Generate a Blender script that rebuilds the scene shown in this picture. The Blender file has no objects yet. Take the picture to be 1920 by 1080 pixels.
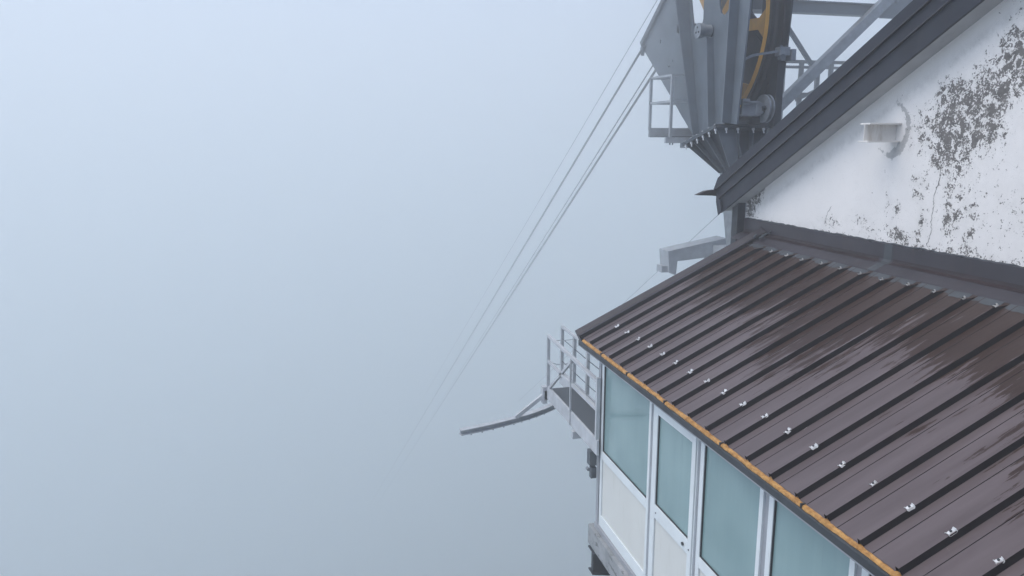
import bpy, bmesh, math, random
from mathutils import Vector, Matrix, noise
from mathutils.geometry import tessellate_polygon
S = bpy.context.scene
COL = S.collection
R = math.radians
random.seed(7)

# ------------------------------------------------------------------ camera
F_PX, PITCH, YAW = 1400.0, R(11.113), R(14.2745)      # focal length in px of a 1920 px wide frame
cd = bpy.data.cameras.new('camera')
cam = bpy.data.objects.new('camera', cd); COL.objects.link(cam)
cd.sensor_fit = 'HORIZONTAL'; cd.sensor_width = 36.0; cd.lens = 36.0 * F_PX / 1920.0
cd.clip_start = 0.05; cd.clip_end = 3000
cam.location = (0, 0, 0)
cam.rotation_euler = (R(90) - PITCH, 0, -YAW)
S.camera = cam

# ------------------------------------------------------------------ light
SUN_EL, SUN_ROT = R(62), R(-95)
W = bpy.data.worlds.new('World'); S.world = W; W.use_nodes = True
wn = W.node_tree.nodes; wl = W.node_tree.links
wn.clear()
sky = wn.new('ShaderNodeTexSky'); sky.sky_type = 'NISHITA'; sky.sun_disc = False
sky.sun_elevation = SUN_EL; sky.sun_rotation = SUN_ROT
sky.air_density = 0.85; sky.dust_density = 5.0; sky.ozone_density = 0.3; sky.altitude = 1500
bg = wn.new('ShaderNodeBackground'); bg.inputs[1].default_value = 0.135
wo = wn.new('ShaderNodeOutputWorld')
wl.new(sky.outputs[0], bg.inputs[0]); wl.new(bg.outputs[0], wo.inputs[0])
sl = bpy.data.lights.new('sun', 'SUN'); sl.energy = 1.3; sl.angle = R(60); sl.color = (1, 0.97, 0.93)
sun = bpy.data.objects.new('sun', sl); COL.objects.link(sun)
# direction towards the sun: behind the fog, up and to the left
sd = Vector((math.sin(SUN_ROT) * math.cos(SUN_EL), math.cos(SUN_ROT) * math.cos(SUN_EL), math.sin(SUN_EL)))
sun.rotation_euler = sd.to_track_quat('Z', 'Y').to_euler()
S.view_settings.view_transform = 'Standard'; S.view_settings.look = 'None'
S.view_settings.exposure = 0.65; S.view_settings.gamma = 1.0
S.cycles.volume_bounces = 16
S.cycles.max_bounces = 20
HAZE_DENSITY, BANK_DENSITY = 0.010, 0.105

# ------------------------------------------------------------------ helpers
def tag(o, label=None, cat=None, group=None, kind=None):
    if label: o['label'] = label
    if cat: o['category'] = cat
    if group: o['group'] = group
    if kind: o['kind'] = kind
    return o

def empty(name, loc, label, cat, group=None):
    o = bpy.data.objects.new(name, None); COL.objects.link(o)
    o.location = loc; o.empty_display_size = 0.2
    return tag(o, label, cat, group)

class MB:
    def __init__(s): s.v = []; s.f = []; s.sm = []
    def add(s, vs, fs, smooth=False):
        n = len(s.v); s.v += [tuple(v) for v in vs]
        for f in fs: s.f.append(tuple(i + n for i in f)); s.sm.append(smooth)
        return s
    def box(s, x0, x1, y0, y1, z0, z1):
        v = [(x, y, z) for x in (x0, x1) for y in (y0, y1) for z in (z0, z1)]
        return s.add(v, [(0,1,3,2),(4,6,7,5),(0,4,5,1),(2,3,7,6),(0,2,6,4),(1,5,7,3)])
    def hexa(s, b, t):                      # two quads (4 points each, same winding)
        return s.add(list(b) + list(t), [(3,2,1,0),(4,5,6,7),(0,1,5,4),(1,2,6,5),(2,3,7,6),(3,0,4,7)])
    def bar(s, a, b, w, h, up=(0,0,1)):     # rectangular bar from a to b; w across, h along up
        a, b = Vector(a), Vector(b); d = (b - a).normalized(); up = Vector(up)
        sx = d.cross(up)
        if sx.length < 1e-4: sx = d.cross(Vector((1,0,0)))
        sx.normalize(); sz = sx.cross(d).normalized()
        q = [sx*(-w/2)+sz*(-h/2), sx*(w/2)+sz*(-h/2), sx*(w/2)+sz*(h/2), sx*(-w/2)+sz*(h/2)]
        return s.hexa([a + k for k in q], [b + k for k in q])
    def tube(s, pts, r, n=10, closed=False):
        pts = [Vector(p) for p in pts]; m = len(pts); rings = []
        for i, p in enumerate(pts):
            a = pts[i-1] if (i or closed) else p; b = pts[(i+1) % m] if (i < m-1 or closed) else p
            d = (b - a).normalized(); ref = Vector((0,0,1)) if abs(d.z) < .9 else Vector((1,0,0))
            u = d.cross(ref).normalized(); w = u.cross(d)
            rings.append([p + (u*math.cos(2*math.pi*k/n) + w*math.sin(2*math.pi*k/n)) * r for k in range(n)])
        v = [q for g in rings for q in g]; f = []
        for i in range(m if closed else m-1):
            j = (i+1) % m
            for k in range(n): f.append((i*n+k, i*n+(k+1) % n, j*n+(k+1) % n, j*n+k))
        s.add(v, f, True)
        if not closed: s.add(rings[0], [tuple(range(n))[::-1]]); s.add(rings[-1], [tuple(range(n))])
        return s
    def cyl(s, a, b, r, n=16, r2=None):
        a, b = Vector(a), Vector(b); d = (b-a).normalized(); ref = Vector((0,0,1)) if abs(d.z) < .9 else Vector((1,0,0))
        u = d.cross(ref).normalized(); w = u.cross(d); r2 = r if r2 is None else r2
        A = [a + (u*math.cos(2*math.pi*k/n) + w*math.sin(2*math.pi*k/n))*r for k in range(n)]
        B = [b + (u*math.cos(2*math.pi*k/n) + w*math.sin(2*math.pi*k/n))*r2 for k in range(n)]
        s.add(A+B, [(k, (k+1) % n, n+(k+1) % n, n+k) for k in range(n)], True)
        s.add(A, [tuple(range(n))[::-1]]); s.add(B, [tuple(range(n))]); return s
    def prism(s, loops, x0, x1, axis='x'):   # loops in (y,z) for axis x, (x,z) for axis y, (x,y) for axis z; first outer, rest holes
        def P(p, t):
            return {'x': (t, p[0], p[1]), 'y': (p[0], t, p[1]), 'z': (p[0], p[1], t)}[axis]
        flat = [p for l in loops for p in l]
        tris = tessellate_polygon([[Vector((p[0], p[1], 0)) for p in l] for l in loops])
        n = len(flat)
        v = [P(p, x0) for p in flat] + [P(p, x1) for p in flat]
        f = [tuple(t) for t in tris] + [tuple(i+n for i in reversed(t)) for t in tris]
        k = 0
        for l in loops:
            m = len(l)
            for i in range(m): a, b = k+i, k+(i+1) % m; f.append((a, b, b+n, a+n))
            k += m
        return s.add(v, f)
    def build(s, name, mat, parent=None, bevel=0, loc=None):
        me = bpy.data.meshes.new(name); me.from_pydata(s.v, [], s.f)
        me.polygons.foreach_set('use_smooth', s.sm)
        bm = bmesh.new(); bm.from_mesh(me); bmesh.ops.recalc_face_normals(bm, faces=bm.faces); bm.to_mesh(me); bm.free()
        me.materials.append(mat)
        o = bpy.data.objects.new(name, me); COL.objects.link(o)
        if parent is not None:
            o.parent = parent
            me.transform(Matrix.Translation(-world_off(parent)))   # geometry is written in world coordinates
        if bevel:
            m = o.modifiers.new('bevel', 'BEVEL'); m.width = bevel; m.segments = 2; m.limit_method = 'ANGLE'; m.angle_limit = R(40)
        return o

def world_off(o):
    v = Vector((0,0,0))
    while o is not None: v += Vector(o.location); o = o.parent
    return v

# ------------------------------------------------------------------ materials
class NT:
    def __init__(s, name):
        s.m = bpy.data.materials.new(name); s.m.use_nodes = True
        s.t = s.m.node_tree; s.n = s.t.nodes; s.b = s.n['Principled BSDF']
        s.tc = s.n.new('ShaderNodeNewGeometry').outputs['Position']
    def link(s, a, b): s.t.links.new(a, b)
    def val(s, sock, v):
        if hasattr(v, 'is_linked') or isinstance(v, bpy.types.NodeSocket): s.link(v, sock)
        else: sock.default_value = v
    def set(s, key, v): s.val(s.b.inputs[key], v); return s
    def math(s, op, a, b=0.0, c=None, clamp=False):
        n = s.n.new('ShaderNodeMath'); n.operation = op; n.use_clamp = clamp
        s.val(n.inputs[0], a); s.val(n.inputs[1], b)
        if c is not None: s.val(n.inputs[2], c)
        return n.outputs[0]
    def scale(s, v, off=(0,0,0)):
        n = s.n.new('ShaderNodeMapping'); s.link(s.tc, n.inputs[0]); n.inputs['Scale'].default_value = v; n.inputs['Location'].default_value = off
        return n.outputs[0]
    def noise(s, sc=5.0, det=4.0, rough=.55, vec=None, dist=0.0, out=0):
        n = s.n.new('ShaderNodeTexNoise'); n.inputs['Scale'].default_value = sc; n.inputs['Detail'].default_value = det
        n.inputs['Roughness'].default_value = rough; n.inputs['Distortion'].default_value = dist
        s.link(vec if vec is not None else s.tc, n.inputs['Vector']); return n.outputs[out]
    def ramp(s, fac, a, b, c0=0.0, c1=1.0):
        n = s.n.new('ShaderNodeMapRange'); s.val(n.inputs[0], fac); n.inputs[1].default_value = a; n.inputs[2].default_value = b
        s.val(n.inputs[3], c0); s.val(n.inputs[4], c1); return n.outputs[0]
    def mix(s, fac, a, b):
        n = s.n.new('ShaderNodeMix'); n.data_type = 'RGBA'; s.val(n.inputs[0], fac)
        for k, c in ((6, a), (7, b)):
            if isinstance(c, tuple): n.inputs[k].default_value = (*c, 1) if len(c) == 3 else c
            else: s.link(c, n.inputs[k])
        return n.outputs[2]
    def bump(s, h, st=.2, d=.01):
        n = s.n.new('ShaderNodeBump'); n.inputs['Strength'].default_value = st; n.inputs['Distance'].default_value = d
        s.link(h, n.inputs['Height']); s.link(n.outputs[0], s.b.inputs['Normal']); return s
    def attr(s, name):
        n = s.n.new('ShaderNodeAttribute'); n.attribute_name = name; return n.outputs['Fac']

def rgb(c): return (*c, 1)

def paint(name, col, rough=.45, var=.12, metallic=0.0, dirt=None, dirt_amt=.5, scale=3.0, bump=.0, spec=.5):
    m = NT(name)
    n1 = m.noise(scale, 5, .6)
    dk = tuple(c*(1-var*2) for c in col); lt = tuple(min(1, c*(1+var)) for c in col)
    c = m.mix(m.ramp(n1, .3, .7), dk, lt)
    if dirt:
        st = m.noise(6, 5, .65, m.scale((1.2, 1.2, .25)))
        c = m.mix(m.ramp(st, .55, .8, 0, dirt_amt), c, dirt)
    m.set('Base Color', c); m.set('Roughness', m.ramp(m.noise(scale*4, 4), .3, .7, rough*.85, min(1, rough*1.2)))
    m.set('Metallic', metallic); m.set('Specular IOR Level', spec)
    if bump: m.bump(m.noise(60, 4, .6), bump, .003)
    return m.m

M = {}
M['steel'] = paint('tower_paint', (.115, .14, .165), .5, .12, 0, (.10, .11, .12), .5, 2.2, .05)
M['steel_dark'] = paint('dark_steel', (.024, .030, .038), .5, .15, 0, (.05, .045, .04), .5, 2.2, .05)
M['steel_mid'] = paint('mid_steel', (.075, .09, .105), .5, .15, 0, (.10, .10, .10), .5, 3, .05)
M['galv'] = paint('galvanised', (.24, .265, .29), .42, .14, .35, (.25, .24, .22), .4, 9)
M['zinc'] = paint('bright_zinc', (.78, .79, .79), .38, .12, .4, (.3, .27, .24), .5, 20)
M['rail'] = paint('rail_paint', (.40, .43, .455), .5, .1, 0, (.3, .3, .3), .3, 5)
M['hazed_steel'] = paint('hazed_steel', (.46, .49, .52), .55, .1, 0, (.38, .38, .38), .3, 5)  # paler steel: fog over platform and guide rail put into the colour
M['yellow'] = paint('sheave_yellow', (.78, .43, .05), .5, .1, 0, (.25, .14, .03), .5, 3)
M['yellow_shaded'] = paint('sheave_web', (.50, .28, .05), .6, .15, 0, (.14, .09, .04), .7, 3)  # sheave yellow with the shade between the plates put into the colour
M['rope'] = paint('steel_rope', (.20, .21, .22), .55, .15, .3)
M['alu'] = paint('white_aluminium', (.68, .74, .76), .35, .04, 0, (.5, .5, .48), .25, 4)
M['alu_grey'] = paint('grey_aluminium', (.30, .32, .35), .4, .08)
M['rubber'] = paint('black_gasket', (.03, .035, .04), .7, .1)
M['panel'] = paint('cream_panel', (.62, .64, .615), .5, .03, 0, (.42, .42, .36), .4, 1.5)
M['fascia'] = paint('fascia_brown', (.020, .024, .035), .5, .15, 0, (.035, .033, .037), .5, 2.5, .03, .3)
M['fascia_eave'] = paint('eave_trim', (.045, .052, .060), .6, .2, 0, (.09, .10, .10), .6, 5, .15, .3)
M['soffit'] = paint('soffit_white', (.46, .475, .48), .8, .07, 0, (.25, .25, .25), .4, 4)
M['flash'] = paint('flashing_brown', (.040, .037, .046), .45, .15, 0, (.065, .048, .052), .7, 1.8, .05, .35)
M['seal'] = paint('grey_sealant', (.05, .06, .07), .5, .15, 0, (.11, .12, .13), .6, 5, .1)
M['bronze'] = paint('old_bronze', (.040, .036, .034), .5, .2)
M['white_stub'] = paint('stub_paint', (.74, .73, .70), .6, .06, 0, (.34, .29, .22), .8, 6, .1)

M['smear'] = paint('pale_smear', (.34, .33, .33), .8, .3, scale=30)
M['maroon'] = paint('fold_shade_maroon', (.016, .007, .009), .5, .2)  # dark red for the shadow line painted along the flashing fold
M['clip_dull'] = paint('dull_clip', (.45, .45, .44), .5, .2, .3, (.2, .17, .15), .6, 20)
M['crack'] = paint('crack_shadow', (.09, .09, .09), .95, .2)
M['occluder'] = paint('occluder_dark', (.05, .052, .058), .7, .15)  # dark colour of the unseen block added behind the viewpoint
m = NT('foam_strip'); n = m.noise(22, 5, .7)
m.set('Base Color', m.mix(m.ramp(n, .35, .7), (.30, .14, .035), (.62, .36, .12))); m.set('Roughness', .85); m.bump(m.noise(45, 5, .7), .8, .01); M['foam'] = m.m

m = NT('concrete_edge'); n = m.noise(3.5, 7, .65)
c = m.mix(m.ramp(n, .35, .7), (.20, .22, .23), (.34, .36, .38))
bl = m.ramp(m.noise(7, 6, .7, m.scale((1, .6, 1.6))), .56, .62)
m.set('Base Color', m.mix(bl, c, (.11, .12, .12))); m.set('Roughness', .85); m.bump(m.noise(30, 6, .7), .5, .01); M['concrete'] = m.m

# ribbed roof: dark brown coated sheet with a dull dew film that run-off has washed away in streaks
m = NT('roof_sheet_coating')
geo = m.tc
str1 = m.noise(1.0, 7, .62, m.scale((2.2, 26, 2.2)))
str2 = m.noise(1.0, 5, .6, m.scale((7, 75, 7), (3, 1, 0)))
big = m.noise(.9, 3, .5, m.scale((1, .8, 1)))
sx = m.n.new('ShaderNodeSeparateXYZ'); m.link(geo, sx.inputs[0])
up = m.ramp(sx.outputs['X'], 3.3, 5.3, 0, 1)                 # 0 at the eave, 1 at the wall
k = m.math('ADD', m.math('MULTIPLY', str1, .55), m.math('MULTIPLY', big, .5))
k = m.math('ADD', k, m.math('MULTIPLY', str2, .22))
k = m.math('ADD', k, m.math('MULTIPLY', up, .34))
wet = m.ramp(k, .80, .812)                                    # wet, washed part
base_dry = m.mix(m.ramp(m.noise(1.0, 4, .6, m.scale((1, 9, 1), (5, 0, 0))), .3, .7), (.082, .063, .066), (.122, .099, .104))
base_wet = m.mix(m.ramp(str2, .3, .7), (.030, .017, .014), (.050, .031, .026))
spk = m.n.new('ShaderNodeTexVoronoi'); spk.inputs['Scale'].default_value = 26; m.link(geo, spk.inputs['Vector'])
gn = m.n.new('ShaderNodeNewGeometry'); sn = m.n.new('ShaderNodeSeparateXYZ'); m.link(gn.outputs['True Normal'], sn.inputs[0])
steep = m.ramp(m.math('ABSOLUTE', sn.outputs['Y']), .35, .7)      # shade of the steep rib flanks put into the colour
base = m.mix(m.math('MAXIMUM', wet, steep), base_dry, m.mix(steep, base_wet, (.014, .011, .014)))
drop = m.math('MULTIPLY', m.ramp(spk.outputs['Distance'], .035, .055, 1, 0), m.ramp(m.noise(2.2, 3), .60, .66))
m.set('Base Color', m.mix(m.math('MULTIPLY', drop, .55), base, (.45, .45, .44)))
m.set('Roughness', m.math('ADD', m.ramp(wet, 0, 1, .40, .30), m.math('MULTIPLY', m.noise(14, 4), .10)))
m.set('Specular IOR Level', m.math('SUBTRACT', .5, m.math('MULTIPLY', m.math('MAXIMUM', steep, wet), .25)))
m.bump(m.math('ADD', m.noise(1.0, 3, .5, m.scale((.8, 9, .8))), m.math('MULTIPLY', m.noise(40, 3), .03)), .12, .01)
M['roof'] = m.m

# wall plaster: 'peel' says how strongly the white paint flakes, 'line' is the distance to cracks, 'patch' to the bare ring
m = NT('peeling_plaster')
pe = m.attr('peel'); pa = m.attr('patch'); st = m.attr('stain')
vec = m.scale((0, 1, 1))
f1 = m.noise(13, 8, .68, vec, .6); f2 = m.noise(55, 5, .65, vec, .3)
v = m.n.new('ShaderNodeTexVoronoi'); v.inputs['Scale'].default_value = 30; v.feature = 'F1'; m.link(vec, v.inputs['Vector'])
fl = m.math('ADD', m.math('MULTIPLY', f1, .60), m.math('MULTIPLY', f2, .40))
th = m.math('SUBTRACT', .655, m.math('MULTIPLY', pe, .255))
mask = m.ramp(m.math('SUBTRACT', fl, th), -.006, .010)
pn = m.math('MULTIPLY', m.math('SUBTRACT', m.noise(22, 6, .7, vec), .5), .12)
pmask = m.ramp(m.math('ADD', pa, pn), -.004, .004, 1, 0)
bare = m.mix(m.ramp(m.noise(11, 6, .7, vec), .3, .75), (.095, .093, .090), (.21, .20, .19))
white = m.mix(m.ramp(m.noise(1.3, 5, .55, vec), .3, .75), (.765, .76, .745), (.83, .82, .80))
white = m.mix(m.math('MULTIPLY', st, m.ramp(m.noise(7, 6, .7, vec), .35, .7)), white, (.36, .36, .345))
hair = m.ramp(m.math('ABSOLUTE', m.math('SUBTRACT', m.noise(3.5, 8, .6, vec, 1.0), .5)), 0, .004, .35, 0)
white = m.mix(hair, white, (.5, .5, .47))
ptc = m.mix(m.ramp(m.noise(18, 5, .7, vec), .3, .7), (.36, .365, .365), (.50, .50, .49))
c = m.mix(pmask, white, ptc); c = m.mix(mask, c, bare)
m.set('Base Color', c); m.set('Roughness', m.ramp(mask, 0, 1, .75, .95))
hgt = m.math('SUBTRACT', m.math('MULTIPLY', m.noise(25, 6, .6, vec), .25), m.math('MAXIMUM', mask, pmask))
m.bump(hgt, .5, .004); M['wall'] = m.m

# window glass: pale teal film with the fog in it and faint run marks
m = NT('teal_glass')
s1 = m.noise(1.0, 5, .6, m.scale((6, 14, .5))); s2 = m.noise(1.1, 2, .5)
c = m.mix(m.ramp(m.math('ADD', m.math('MULTIPLY', s1, .16), m.math('MULTIPLY', s2, .84)), .35, .68), (.175, .285, .295), (.245, .37, .38))
mot = m.ramp(m.noise(1, 5, .6, m.scale((9, 22, 1.6), (7, 2, 0))), .62, .72, 0, .5)
m.set('Base Color', m.mix(mot, c, (.17, .27, .28))); m.set('Roughness', .13); m.set('Specular IOR Level', .6); m.set('Coat Weight', .3)
m.set('Coat Roughness', .04); M['glass'] = m.m

m = NT('rock'); n = m.noise(.35, 9, .65)
m.set('Base Color', m.mix(m.ramp(n, .4, .65), (.16, .155, .15), (.30, .29, .28))); m.set('Roughness', .95); m.bump(m.noise(1.3, 9, .7), .8, .3); M['rock'] = m.m

m = NT('deck_grating')
wv = m.n.new('ShaderNodeTexWave'); wv.inputs['Scale'].default_value = 9; wv.bands_direction = 'Y'; m.link(m.tc, wv.inputs['Vector'])
m.set('Base Color', m.mix(wv.outputs['Fac'], (.055, .065, .075), (.12, .135, .15))); m.set('Roughness', .55); m.set('Metallic', .3); M['deck'] = m.m

# ------------------------------------------------------------------ ground: the mountain falling away below the station
def ground():
    g = MB(); n = 90; vs = []; fs = []
    for i in range(n+1):
        for j in range(n+1):
            a = (i/n*2-1); b = (j/n*2-1)
            x = 380*a*abs(a)+6; y = 380*b*abs(b)
            d = max(0, (4.5 - x)*.9, 0) + max(0, (y-9.0))*1.1 + max(0, -x-10)*.4
            z = -9.5 - 112*(1-math.exp(-d/55.0)) + (noise.noise(Vector((x, y, 0))*.06)*3 + noise.noise(Vector((x, y, 3))*.3)*.8)*min(1, d/6+.1)
            vs.append((x, y, z))
    for i in range(n):
        for j in range(n):
            k = i*(n+1)+j; fs.append((k, k+n+1, k+n+2, k+1))
    g.add(vs, fs, True)
    tag(g.build('ground', M['rock']), kind='structure')
ground()

# ------------------------------------------------------------------ haze and the cloud bank over the valley
def vol(name, box, dens, col):
    mt = bpy.data.materials.new(name + '_air'); mt.use_nodes = True; t = mt.node_tree; t.nodes.clear()
    o = t.nodes.new('ShaderNodeOutputMaterial'); p = t.nodes.new('ShaderNodeVolumePrincipled')
    p.inputs['Density'].default_value = dens; p.inputs['Color'].default_value = (*col, 1); p.inputs['Anisotropy'].default_value = 0.2
    t.links.new(p.outputs[0], o.inputs['Volume'])
    return tag(MB().box(*box).build(name, mt), kind='stuff')
vol('haze', (-420, 420, -420, 420, -135, 7.2), HAZE_DENSITY, (.962, .987, .991))
vol('fog_bank', (-415, 415, 11.3, 415, -134, 7.0), BANK_DENSITY, (.962, .987, .991))

# ================================================================== STATION BUILDING
st = empty('station_building', (5.62, 6.0, -5.0), 'white gabled building with flaking paint and dark barge boards above the brown lean-to roof', 'building')
XW = 5.62
def rake(Y, off=0.0):                       # lower edge of the barge board
    return .272 + .53*(7-Y) + off if Y > 2.0 else .272 + .53*5 - .53*(2.0-Y) + off
YE = 9.12                                   # far corner of the gable wall

def wall():
    me = bpy.data.meshes.new('gable_wall'); bm = bmesh.new()
    ys = []; y = -6.0
    while y < YE - 1e-6:
        ys.append(y); y += .03 if y >= 4.3 else .3
    ys.append(YE)
    zs = [-9.8, -6, -3, -1.3]
    z = -1.28
    while z < 1.9: zs.append(z); z += .03
    zs += [2.2, 2.6, 3.2]
    grid = {}
    for i, y in enumerate(ys):
        top = rake(y, .10)
        for j, z in enumerate(zs): grid[i, j] = bm.verts.new((XW, y, min(z, top)))
    for i in range(len(ys)-1):
        for j in range(len(zs)-1):
            q = [grid[i, j], grid[i+1, j], grid[i+1, j+1], grid[i, j+1]]
            if q[2].co.z - q[1].co.z < 1e-5 and q[3].co.z - q[0].co.z < 1e-5: continue
            bm.faces.new(q)
    # solid: far end face and back
    bm.verts.ensure_lookup_table()
    bm.to_mesh(me); bm.free()
    blobs = [  # Y, z, rY, rz, strength
        (5.66,.17,.20,.26,1.0),(5.74,.40,.16,.10,1.0),(5.56,.34,.14,.12,.9),(5.36,.42,.16,.10,.8),(5.54,.22,.12,.09,1.15),(5.72,.0,.14,.14,.95),(5.80,-.07,.10,.10,.8),
        (5.90,.24,.12,.10,.55),(6.14,.17,.13,.12,.62),(6.05,.05,.16,.12,.5),(5.86,.46,.10,.07,.75),(5.40,.16,.12,.12,.7),(5.32,.06,.10,.10,.75),(5.27,.34,.09,.09,.55),
        (6.12,-.39,.055,.07,.95),(5.98,-.41,.04,.05,.7),(5.73,-.42,.06,.08,.85),(5.60,-.34,.05,.12,.55),(6.08,-.55,.06,.05,.7),(5.99,-.76,.045,.10,.95),(6.04,-.93,.03,.08,.7),
        (5.70,-.74,.07,.13,.95),(5.62,-.66,.05,.07,.7),(5.47,-.89,.07,.05,.85),(6.39,-.89,.09,.05,1.1),(6.22,-.93,.12,.04,1.1),(6.36,-.68,.04,.07,1.1),(6.48,-.64,.035,.07,1.0),
        (5.48,-.60,.06,.08,.5),(5.40,-.72,.06,.08,.45),(6.0,-.2,.10,.06,.45),(5.86,-.22,.08,.06,.5),(6.18,-.05,.10,.05,.45),(6.9,-.82,.12,.06,.85),(7.32,-.90,.14,.06,.95),(6.75,-.92,.10,.04,.8),
        (5.22,.80,.13,.16,1.0),(5.10,.70,.10,.14,.95),(5.28,.62,.08,.10,.7),(5.06,.5,.12,.08,.6),(5.47,.66,.05,.07,.75),(4.9,.8,.2,.25,.9),(5.04,-.5,.12,.12,.35),(4.85,-.7,.15,.14,.4),
        (9.02,-.93,.12,.07,1.6),(8.98,-.78,.12,.08,1.5),(8.86,-.72,.12,.06,1.1),(9.0,-.62,.12,.08,1.1),(8.75,-.62,.14,.05,.7),(8.7,-1.02,.2,.02,.5),
        (6.0,-1.0,.9,.04,.52),(7.6,-1.02,1.2,.02,.55),(5.0,-1.0,.6,.03,.45),(5.6,-.3,.9,.9,.22),(5.2,-.6,.5,.5,.30)]
    cracks = [[(5.845,-.22),(5.86,-.40),(5.90,-.52),(5.885,-.60),(5.90,-.74),(5.88,-.82),(5.905,-.93),(5.93,-1.0)],
              [(7.35,-.72),(7.42,-.82),(7.44,-.92),(7.34,-.94),(7.25,-.98)]]
    ring = [(6.50,.40),(6.42,.34),(6.335,.26),(6.30,.14),(6.33,.02),(6.40,-.08),(6.50,-.135),(6.60,-.12),(6.67,-.07)]
    def seg(p, a, b):
        ax, ay = a; bx, by = b; dx, dy = bx-ax, by-ay
        t = max(0, min(1, ((p[0]-ax)*dx+(p[1]-ay)*dy)/(dx*dx+dy*dy)))
        return math.hypot(p[0]-ax-t*dx, p[1]-ay-t*dy), t
    names = {k: me.attributes.new(k, 'FLOAT', 'POINT') for k in ('peel', 'patch', 'stain')}
    for i, vv in enumerate(me.vertices):
        y, z = vv.co.y, vv.co.z
        p = 0.0
        if y > 4.0 and z > -1.4:
            keep = 1.0
            for (a, b, ra, rb, s_) in blobs:
                d2 = ((y-a)/ra)**2/1.35 + ((z-b)/rb)**2/1.35
                if d2 < 9: keep *= 1 - min(.98, s_*.52*math.exp(-d2*.6))
            p = min(.69, 1 - keep)
            pm = 9
            for k_ in range(len(ring)-1):
                d, t = seg((y, z), ring[k_], ring[k_+1]); u = (k_+t)/(len(ring)-1)
                w_ = .008 + .022*(math.sin(u*math.pi*.9+.3)**2) + (.025 if .55 < u < .8 else 0)
                pm = min(pm, d - w_)
        else: pm = 1
        names['peel'].data[i].value = p; names['patch'].data[i].value = pm
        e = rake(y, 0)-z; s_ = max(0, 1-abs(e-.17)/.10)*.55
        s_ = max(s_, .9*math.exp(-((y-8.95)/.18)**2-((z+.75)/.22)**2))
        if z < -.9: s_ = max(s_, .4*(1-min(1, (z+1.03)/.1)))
        s_ = max(s_, min(.45, p*.55))
        names['stain'].data[i].value = s_
    me.materials.append(M['wall'])
    o = bpy.data.objects.new('gable_wall', me); COL.objects.link(o); o.parent = st
    me.transform(Matrix.Translation(-Vector(st.location)))
    rc = random.Random(12)
    for c in cracks:
        pts = []
        for k_ in range(len(c)-1):
            for q in range(6):
                t = q/6; pts.append((c[k_][0]*(1-t)+c[k_+1][0]*t + rc.uniform(-.007, .007), c[k_][1]*(1-t)+c[k_+1][1]*t))
        v = []; f = []
        for k_, (y, z) in enumerate(pts):
            w_ = rc.uniform(.0012, .0045)*(1 if k_ not in (0, len(pts)-1) else .2)
            v += [(XW-.0015, y-w_, z), (XW-.0015, y+w_, z)]
            if k_: f.append((2*k_-2, 2*k_-1, 2*k_+1, 2*k_))
        MB().add(v, f).build('crack', M['crack'], o)
    sol = o.modifiers.new('thick', 'SOLIDIFY'); sol.thickness = .3; sol.offset = 1
    return o
wall()
# soffit boards, roof slab, barge boards (three lapped sheets, each a little prouder than the one below)
Y0R, Y1R = 2.0, 9.36
def strip(name, x0, x1, o0, o1, mat, ylo=Y0R, yhi=Y1R, bev=.003, ycut=0.0):
    b = MB()
    for (a, c) in ((ylo, yhi), (-5.6, ylo)):
        cut = ycut if c == yhi else 0
        b.hexa([(x0, a, rake(a, o0)), (x1, a, rake(a, o0)), (x1, c, rake(c, o0)), (x0, c, rake(c, o0))],
               [(x0, a, rake(a, o1)), (x1, a, rake(a, o1)), (x1, c+cut, rake(c, o1)-cut*.53), (x0, c+cut, rake(c, o1)-cut*.53)])
    return b.build(name, mat, st, bev)
strip('soffit', 5.385, 5.62, .03, .055, M['soffit'], bev=0)
strip('barge_board', 5.372, 5.40, 0.0, .22, M['fascia'], yhi=9.36, ycut=.06)
strip('barge_board', 5.350, 5.40, .225, .365, M['fascia'], yhi=9.46)
strip('barge_board', 5.325, 5.40, .370, .505, M['fascia'], yhi=9.52, ycut=-.12)
# folded lips that catch the light where the sheets lap
def lip(o, x):
    b = MB()
    for (a, c) in ((Y0R, 9.42), (-5.6, Y0R)):
        b.bar((x, a, rake(a, o)), (x, c, rake(c, o)), .006, .012)
    b.build('drip_edge', M['flash'], st)
lip(.222, 5.347); lip(.367, 5.322)
b = MB(); strip('main_roof', 5.41, 12.5, .33, .50, M['flash'], yhi=9.50, bev=0)
# torn gutter end sticking out past the eave
b = MB(); b.prism([[(5.06, -.735), (5.20, -.68), (5.33, -.665), (5.42, -.69), (5.42, -.76), (5.30, -.745)]], 9.47, 9.56, 'y')
b.build('gutter_end', M['bronze'], st)
b = MB(); b.prism([[(9.30, -.93), (9.375, -1.01), (9.45, -.82), (9.42, -.76), (9.33, -.80)]], 5.345, 5.36); b.build('barge_end_flap', M['fascia'], st)
# end wall, downpipe box in the corner
MB().box(5.93, 12.4, YE-.3, YE, -9.8, -.75).build('end_wall', M['concrete'], st)
MB().box(5.50, 5.615, 9.125, 9.27, -1.45, -.80).build('downpipe_box', M['fascia_eave'], st, .006)
# little round vent behind the ridge side of the rake (tip seen over the verge)
MB().cyl((5.5, 6.26, 1.14), (5.9, 6.26, 1.14), .026, 14).build('roof_pipe_end', M['rubber'], st)

# unseen dark block added just behind the viewpoint to shade the rib flanks
tb = empty('occluder_block', (4, -1.2, -9.5), 'unseen dark block added behind the viewpoint to shade the roof ribs', 'building')
MB().box(-.6, 12.4, -5.5, -.75, -9.8, -.35).build('occluder_lower', M['occluder'], tb)
MB().box(-.6, 12.4, -5.5, -1.35, -.35, 3.6).build('occluder_upper', M['occluder'], tb)
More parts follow.
